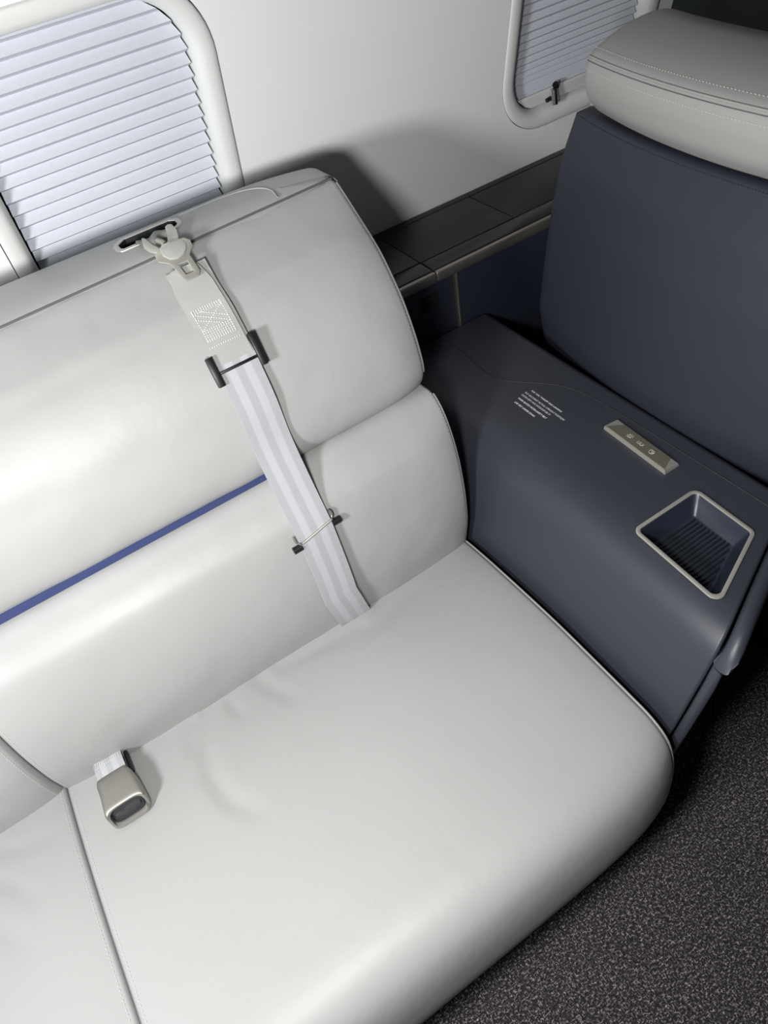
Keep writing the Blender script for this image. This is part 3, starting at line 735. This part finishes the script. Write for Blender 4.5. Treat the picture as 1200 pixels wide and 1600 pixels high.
for d, z, r in ((0.0022, 0.6222, 0.009), (0.004, 0.619, 0.009), (0.0065, 0.614, 0.008), (0.0155, 0.5965, 0.006), (0.0175, 0.595, 0.005)):
    lv.append([bm.verts.new((a, b, z)) for a, b in rpoly(inset(dish, d), r)])
n = len(lv[0])
for A, B in zip(lv[:-1], lv[1:]):
    for i in range(n): bm.faces.new((A[i], A[(i+1) % n], B[(i+1) % n], B[i]))
bm.faces.new(lv[-1]); lab(obj('dish', bm, 'tray', AR, angle=50), 'dark navy moulded dish')
bm = bmesh.new()
ins = inset(dish, 0.0195)
for k in range(14):
    t0 = 0.04+k/14*0.92
    yy = ins[0][1]+(-0.0)-(ins[0][1]-ins[3][1])*t0
    xl = ins[0][0]+(ins[3][0]-ins[0][0])*t0; xr = ins[1][0]
    ym = ins[2][1]
    if yy < ym: xr = ins[2][0]-(ym-yy)/(ym-ins[3][1])*(ins[2][0]-ins[3][0])
    if xr-xl < 0.012: continue
    box(bm, xl+0.002, xr-0.002, yy-0.0013, yy+0.0013, 0.5945, 0.5972, 0.0007, 2)
lab(obj('ribbed_mat', bm, 'rubber', AR), 'black ribbed mat in the dish')
# bumper at the front
cap = [Vector(p) for p in ((.4755, .5735), (.484, .593), (.496, .6085), (.512, .6172), (.532, .621))]+[Vector((.55+.0155*k, .622)) for k in range(11)]+rprof(0.452, 0.7235, 0.5735, 0.622, 0.044, 0.016)[-21:]
lab(loft_y('front_bumper', cap, lambda x, z: yf(x, z)-0.024, lambda x, z: yf(x, z)-0.0022, 0.010, 'navy', AR, 4, 60), 'padded navy bumper along the front edge')
stp = [Vector(p) for p in ((.453, .04), (.453, .2), (.453, .36), (.4545, .44), (.461, .50), (.4665, .540), (.475, .5715), (.7205, .5715), (.7205, .3), (.7205, .04))]
lab(loft_y('front_strip', stp, lambda x, z: yf(x, z)-0.017, lambda x, z: yf(x, z)-0.0022, 0.006, 'navy', AR, 4, 60), 'slim navy strip below the bumper')
# seams on the top
bm = bmesh.new()
sm = [(0.6065, 0.982), (0.609, 0.919), (0.602, 0.842), (0.608, 0.805), (0.628, 0.775), (0.657, 0.739), (0.675, 0.699), (0.683, 0.637), (0.686, 0.452), (0.687, 0.349), (0.687, 0.335)]
pts = [Vector((p[0], p[1], 0.6197)) for p in catmull([(a, b, 0) for a, b in sm], 120, False)]
tube(bm, pts, 0.0011, 6); lab(obj('top_seam', bm, 'darkthread', AR), 'dark curved seam on the top')
# printed notice
TXT = [("FOR TAXI, TAKEOFF AND LANDING", 0.6255, 0.7465, 0.0725, 1), ("PUT BACKREST IN FULL UPRIGHT POSITION", 0.6150, 0.7505, 0.0935, 0), ("FASTEN SEAT AND SHOULDER BELTS", 0.6075, 0.7500, 0.0690, 0),
       ("WHEN SEATED FASTEN SAFETY BELT", 0.5980, 0.7470, 0.0690, 1), ("LIFE VEST UNDER DIVAN", 0.5875, 0.7430, 0.0485, 1)]
def text_mesh(s, mat, name, parent, loc, width, rotz, bold, cap_h=0.0036):
    cu = bpy.data.curves.new('t', 'FONT'); cu.body = s; cu.size = 1.0; cu.offset = 0.02 if bold else 0.0; cu.extrude = 0.0
    o = bpy.data.objects.new('t', cu); COL.objects.link(o); dg = bpy.context.evaluated_depsgraph_get(); dg.update()
    me = bpy.data.meshes.new_from_object(o.evaluated_get(dg)); bpy.data.objects.remove(o)
    xs = [v.co.x for v in me.vertices]; ys = [v.co.y for v in me.vertices]; w = max(xs)-min(xs); h = max(ys)-min(ys)
    bm = bmesh.new(); bm.from_mesh(me); bmesh.ops.scale(bm, vec=(width/w, cap_h/h, 1), verts=bm.verts[:])
    bmesh.ops.rotate(bm, cent=(0, 0, 0), matrix=Matrix.Rotation(rotz, 3, 'Z'), verts=bm.verts[:]); bmesh.ops.translate(bm, vec=loc, verts=bm.verts[:])
    bpy.data.meshes.remove(me); return obj(name, bm, mat, parent, smooth=False, recalc=False)
for s, x, y, w, b in TXT:
    text_mesh(s, 'text', 'notice_line', AR, (x-0.003, y, 0.6206), w, -math.pi/2-0.02, b)
# control strip
CS = [(0.647, 0.603), (0.671, 0.601), (0.657, 0.477), (0.630, 0.476)]
bm = bmesh.new()
z0, z1 = 0.619, 0.6275
q = [(0.641, 0.602), (0.669, 0.602), (0.662, 0.476), (0.634, 0.476)]
B0 = [bm.verts.new((a, b, z0)) for a, b in q]
tops = [(q[0][0]+0.0005, q[0][1]-0.001, z1-0.001), (q[1][0]-0.001, q[1][1]-0.001, z1-0.004), (q[2][0]-0.001, q[2][1]+0.001, z1-0.004), (q[3][0]+0.0005, q[3][1]+0.001, z1-0.001)]
T = [bm.verts.new(p) for p in tops]
for i in range(4): bm.faces.new((B0[i], B0[(i+1) % 4], T[(i+1) % 4], T[i]))
bm.faces.new(T); bm.faces.new(B0[::-1])
CP = lab(obj('control_strip', bm, 'metal', AR, angle=20), 'raised champagne metal control strip')
bm = bmesh.new()
def ctp(u, v, lift=0.0):   # point on the tilted face
    a = Vector(tops[0])*(1-u)+Vector(tops[1])*u; b = Vector(tops[3])*(1-u)+Vector(tops[2])*u; return a*(1-v)+b*v+Vector((0, 0, lift))
pf = [(0.05, 0.03), (0.98, 0.14), (0.98, 0.88), (0.05, 0.975)]
a = [bm.verts.new(ctp(u, v, 0.0011)) for u, v in pf]; b_ = [bm.verts.new(ctp(u, v, -0.0005)) for u, v in pf]
bm.faces.new(a); 
for i in range(4): bm.faces.new((a[i], a[(i+1) % 4], b_[(i+1) % 4], b_[i]))
FP = lab(obj('touch_face', bm, 'panelmetal', CP, angle=20), 'champagne touch face with three icons')
def icon(v, kind):
    bm = bmesh.new(); c = ctp(0.5, v, 0.0016); r = 0.0027
    def arc(cx, cy, rad, a0, a1, n=12): return [c+Vector((cx+rad*math.cos(math.radians(a0+(a1-a0)*k/n)), cy+rad*math.sin(math.radians(a0+(a1-a0)*k/n)), 0)) for k in range(n+1)]
    if kind == 0:
        tube(bm, arc(0, 0, r, 0, 360), 0.00028, 5)
        for k in range(8):
            a = k*math.pi/4; tube(bm, [c+Vector((math.cos(a), math.sin(a), 0))*0.0037, c+Vector((math.cos(a), math.sin(a), 0))*0.0054], 0.00028, 5)
    elif kind == 1:
        tube(bm, arc(0, -0.002, r, 30, 330), 0.00028, 5); tube(bm, [c+Vector((-0.003, 0.005, 0)), c+Vector((0.003, 0.005, 0))], 0.00028, 5)
        tube(bm, [c+Vector((-0.003, 0.0028, 0)), c+Vector((0, 0.001, 0)), c+Vector((0.003, 0.0028, 0))], 0.00028, 5)
        tube(bm, [c+Vector((-0.002, -0.0055, 0)), c+Vector((0.002, -0.0055, 0))], 0.00028, 5)
    else:
        tube(bm, arc(0, 0.0005, 0.0042, 20, 300), 0.00028, 5); tube(bm, arc(0.0008, -0.0012, 0.0022, 0, 360), 0.00028, 5)
    obj('icon', bm, 'icon', FP, angle=80)
icon(0.33, 0); icon(0.50, 1); icon(0.69, 2)
# filler piece where the back shell meets the armrest

# ------------------------------------------------------------------ club seat at the right (seen from behind)
CS_ = empty('armchair', (1.0, 0.60, 0), 'cabin armchair seen from behind with navy back shell and warm grey headrest', 'armchair')
def xe(z):   # edge line of the back shell
    pts = [(0.48, .855), (0.505, .832), (0.535, .800), (0.58, .778), (0.65, .768), (0.735, .780), (0.82, .795), (0.894, .815), (0.954, .845), (1.00, .87)]
    for (a, b), (c_, d) in zip(pts[:-1], pts[1:]):
        if z <= c_: return b+(d-b)*(max(0, z-a))/(c_-a)
    return pts[-1][1]
YC, HWD = 0.56, 0.345
def shell_pt(u, z, dx=0.0):
    y = YC+HWD*u; bl = 0.052*(1-abs(u)**2.2)*(1 if z > .6 else 0.85)
    return Vector((xe(z)-bl+dx, y, z))
bm = bmesh.new(); NU, NZ = 44, 40; F = []; 
for j in range(NZ+1):
    z = 0.492+(0.956-0.492)*j/NZ; row = []
    for i in range(NU+1):
        u = -1+2*i/NU
        # round the lower corners and pinch the top corners
        zz = z
        t = max(0, (abs(u)-0.86)/0.14); zz = z + 0.028*(t**2.2)*max(0, 1-(z-0.492)/0.09) - 0.014*(t**2.5)*max(0, 1-(0.956-z)/0.05)
        e = max(0, (abs(u)-0.94)/0.06)
        row.append(bm.verts.new(shell_pt(u, zz, 0.014*e**2)))
    F.append(row)
G = [[bm.verts.new(v.co+Vector((0.035, 0, 0))) for v in r] for r in F]
for j in range(NZ):
    for i in range(NU):
        bm.faces.new((F[j][i], F[j][i+1], F[j+1][i+1], F[j+1][i])); bm.faces.new((G[j][i], G[j+1][i], G[j+1][i+1], G[j][i+1]))
for i in range(NU):
    bm.faces.new((F[0][i], G[0][i], G[0][i+1], F[0][i+1])); bm.faces.new((F[NZ][i], F[NZ][i+1], G[NZ][i+1], G[NZ][i]))
for j in range(NZ):
    bm.faces.new((F[j][0], F[j+1][0], G[j+1][0], G[j][0])); bm.faces.new((F[j][NU], G[j][NU], G[j+1][NU], F[j+1][NU]))
bmesh.ops.recalc_face_normals(bm, faces=bm.faces[:])
es = [e for e in bm.edges if len(e.link_faces) == 2 and e.calc_face_angle(0) > 0.9]
bmesh.ops.bevel(bm, geom=es, offset=0.008, segments=4, profile=0.5, affect='EDGES')
sh = lab(obj('back_shell', bm, 'shell', CS_, angle=50), 'smooth navy leather back shell')
bm = bmesh.new()
for dz in (0.007,): stitches(bm, [shell_pt(-0.92+1.84*k/80, 0.956-dz, -0.0006) for k in range(81)], 0.005, 0.0034, 0.0009)
lab(obj('stitching', bm, 'darkthread', sh, smooth=False), 'dark stitched top seam')
# front cushions
def pillow(name, x0, x1, y0, y1, z0, z1, bev, mat, bulge=0.0):
    bm = bmesh.new(); box(bm, x0, x1, y0, y1, z0, z1, bev, 6)
    return obj(name, bm, mat, CS_, angle=60)
bm = bmesh.new(); rows = []
for j in range(21):
    z = 0.49+0.497*j/20; row = []
    for i in range(33):
        u = -1+2*i/32; y = YC+0.346*u; row.append((u, y, z))
    rows.append(row)
Fv = [[bm.verts.new((shell_pt(u, min(z, .956)).x+0.034+0.03*max(0, z-.95), y, z)) for u, y, z in r] for r in rows]
Gv = [[bm.verts.new((shell_pt(u, min(z, .956)).x+0.13+0.02*(1-u*u), y*1.0, z)) for u, y, z in r] for r in rows]
for j in range(20):
    for i in range(32):
        bm.faces.new((Fv[j][i], Fv[j][i+1], Fv[j+1][i+1], Fv[j+1][i])); bm.faces.new((Gv[j][i], Gv[j+1][i], Gv[j+1][i+1], Gv[j][i+1]))
for i in range(32):
    bm.faces.new((Fv[0][i], Gv[0][i], Gv[0][i+1], Fv[0][i+1])); bm.faces.new((Fv[20][i], Fv[20][i+1], Gv[20][i+1], Gv[20][i]))
for j in range(20):
    bm.faces.new((Fv[j][0], Fv[j+1][0], Gv[j+1][0], Gv[j][0])); bm.faces.new((Fv[j][32], Gv[j][32], Gv[j+1][32], Fv[j+1][32]))
bmesh.ops.recalc_face_normals(bm, faces=bm.faces[:])
es = [e for e in bm.edges if len(e.link_faces) == 2 and e.calc_face_angle(0) > 0.9]
bmesh.ops.bevel(bm, geom=es, offset=0.012, segments=4, profile=0.5, affect='EDGES')
obj('back_cushion', bm, 'seat_leather', CS_, angle=50)
sc = pillow('seat_cushion', 0.845, 1.28, 0.25, 0.905, 0.33, 0.47, 0.045, 'seat_leather')
bm = bmesh.new(); box(bm, 0.86, 1.26, 0.28, 0.88, 0.10, 0.33, 0.02); lab(obj('seat_base', bm, 'bulk', CS_), 'dark seat base')
bm = bmesh.new(); box(bm, 0.92, 1.22, 0.36, 0.80, 0.0, 0.10, 0.01); lab(obj('pedestal', bm, 'bulk', CS_), 'dark pedestal')
# headrest: rounded block, curved in plan, with a seam round it
HY0, HY1 = 0.27, 0.858
def hr_pt(a, u):
    """a: position round the (x,z) section 0..1, u: -1..1 across"""
    sec = HS[a]; y = (HY0+HY1)/2+(HY1-HY0)/2*u
    bl = 0.050*(1-abs(u)**2.0)
    t = max(0, (abs(u)-0.91)/0.09); sh_ = 1-math.sqrt(max(0, 1-t*t)) if t < 1 else 1
    cxx, czz = 0.885, 1.01
    x = sec[0]; z = sec[1]
    x = x+(cxx-x)*0.26*sh_; z = z+(czz-z)*0.34*sh_
    z += 0.006*(1-u*u)*(1 if sec[1] > 1.0 else 0)
    return Vector((x-bl, y, z))
hsec = [(.828, .975), (.818, .988), (.812, 1.01), (.815, 1.030), (.820, 1.0385), (.829, 1.0455), (.86, 1.056), (.90, 1.063), (.94, 1.064), (.975, 1.055), (.995, 1.03), (.995, .99), (.97, .968), (.91, .960), (.86, .961), (.838, .966)]
HS = [(p[0], p[1]) for p in catmull([(a, b, 0) for a, b in hsec], 90)]
bm = bmesh.new(); R = []
us = [-1+0.09*(1-math.cos(k/8*math.pi/2)) for k in range(9)]+[-0.91+1.82*k/30 for k in range(1, 30)]+[1-0.09*(1-math.cos(k/8*math.pi/2)) for k in range(8, -1, -1)]
for u in us: R.append([bm.verts.new(hr_pt(a, u)) for a in range(90)])
for A, B in zip(R[:-1], R[1:]):
    for i in range(90): bm.faces.new((A[i], A[(i+1) % 90], B[(i+1) % 90], B[i]))
bm.faces.new(R[0]); bm.faces.new(R[-1][::-1])
hd = lab(obj('headrest', bm, 'seat_leather', CS_, angle=60), 'warm grey padded leather headrest')
ia = min(range(90), key=lambda i: (HS[i][0]-.821)**2+(HS[i][1]-1.040)**2)
sy = -1 if HS[(ia+3) % 90][1] < HS[ia][1] else 1
bm = bmesh.new(); tube(bm, [hr_pt(ia, -0.97+1.94*k/80)+Vector((-0.0006, 0, 0.0004)) for k in range(81)], 0.0018, 6)
obj('piping', bm, 'seat_leather', hd, angle=80)
bm = bmesh.new(); tube(bm, [hr_pt(ia-1*sy, -0.97+1.94*k/80)+Vector((-0.0002, 0, -0.0003)) for k in range(81)], 0.0007, 6)
lab(obj('seam', bm, 'seam', hd, angle=80), 'dark seam line')
bm = bmesh.new()
i1 = min(range(90), key=lambda i: (HS[i][0]-.8135)**2+(HS[i][1]-1.026)**2); i2 = min(range(90), key=lambda i: (HS[i][0]-.832)**2+(HS[i][1]-1.047)**2)
for ii in (i1, i2):
    bm = bmesh.new(); stitches(bm, [hr_pt(ii, -0.97+1.94*k/90)+Vector((-0.0004, 0, 0.0005)) for k in range(91)], 0.0052, 0.003, 0.0007)
    lab(obj('stitching', bm, 'thread', hd, smooth=False), 'pale stitching beside the seam')
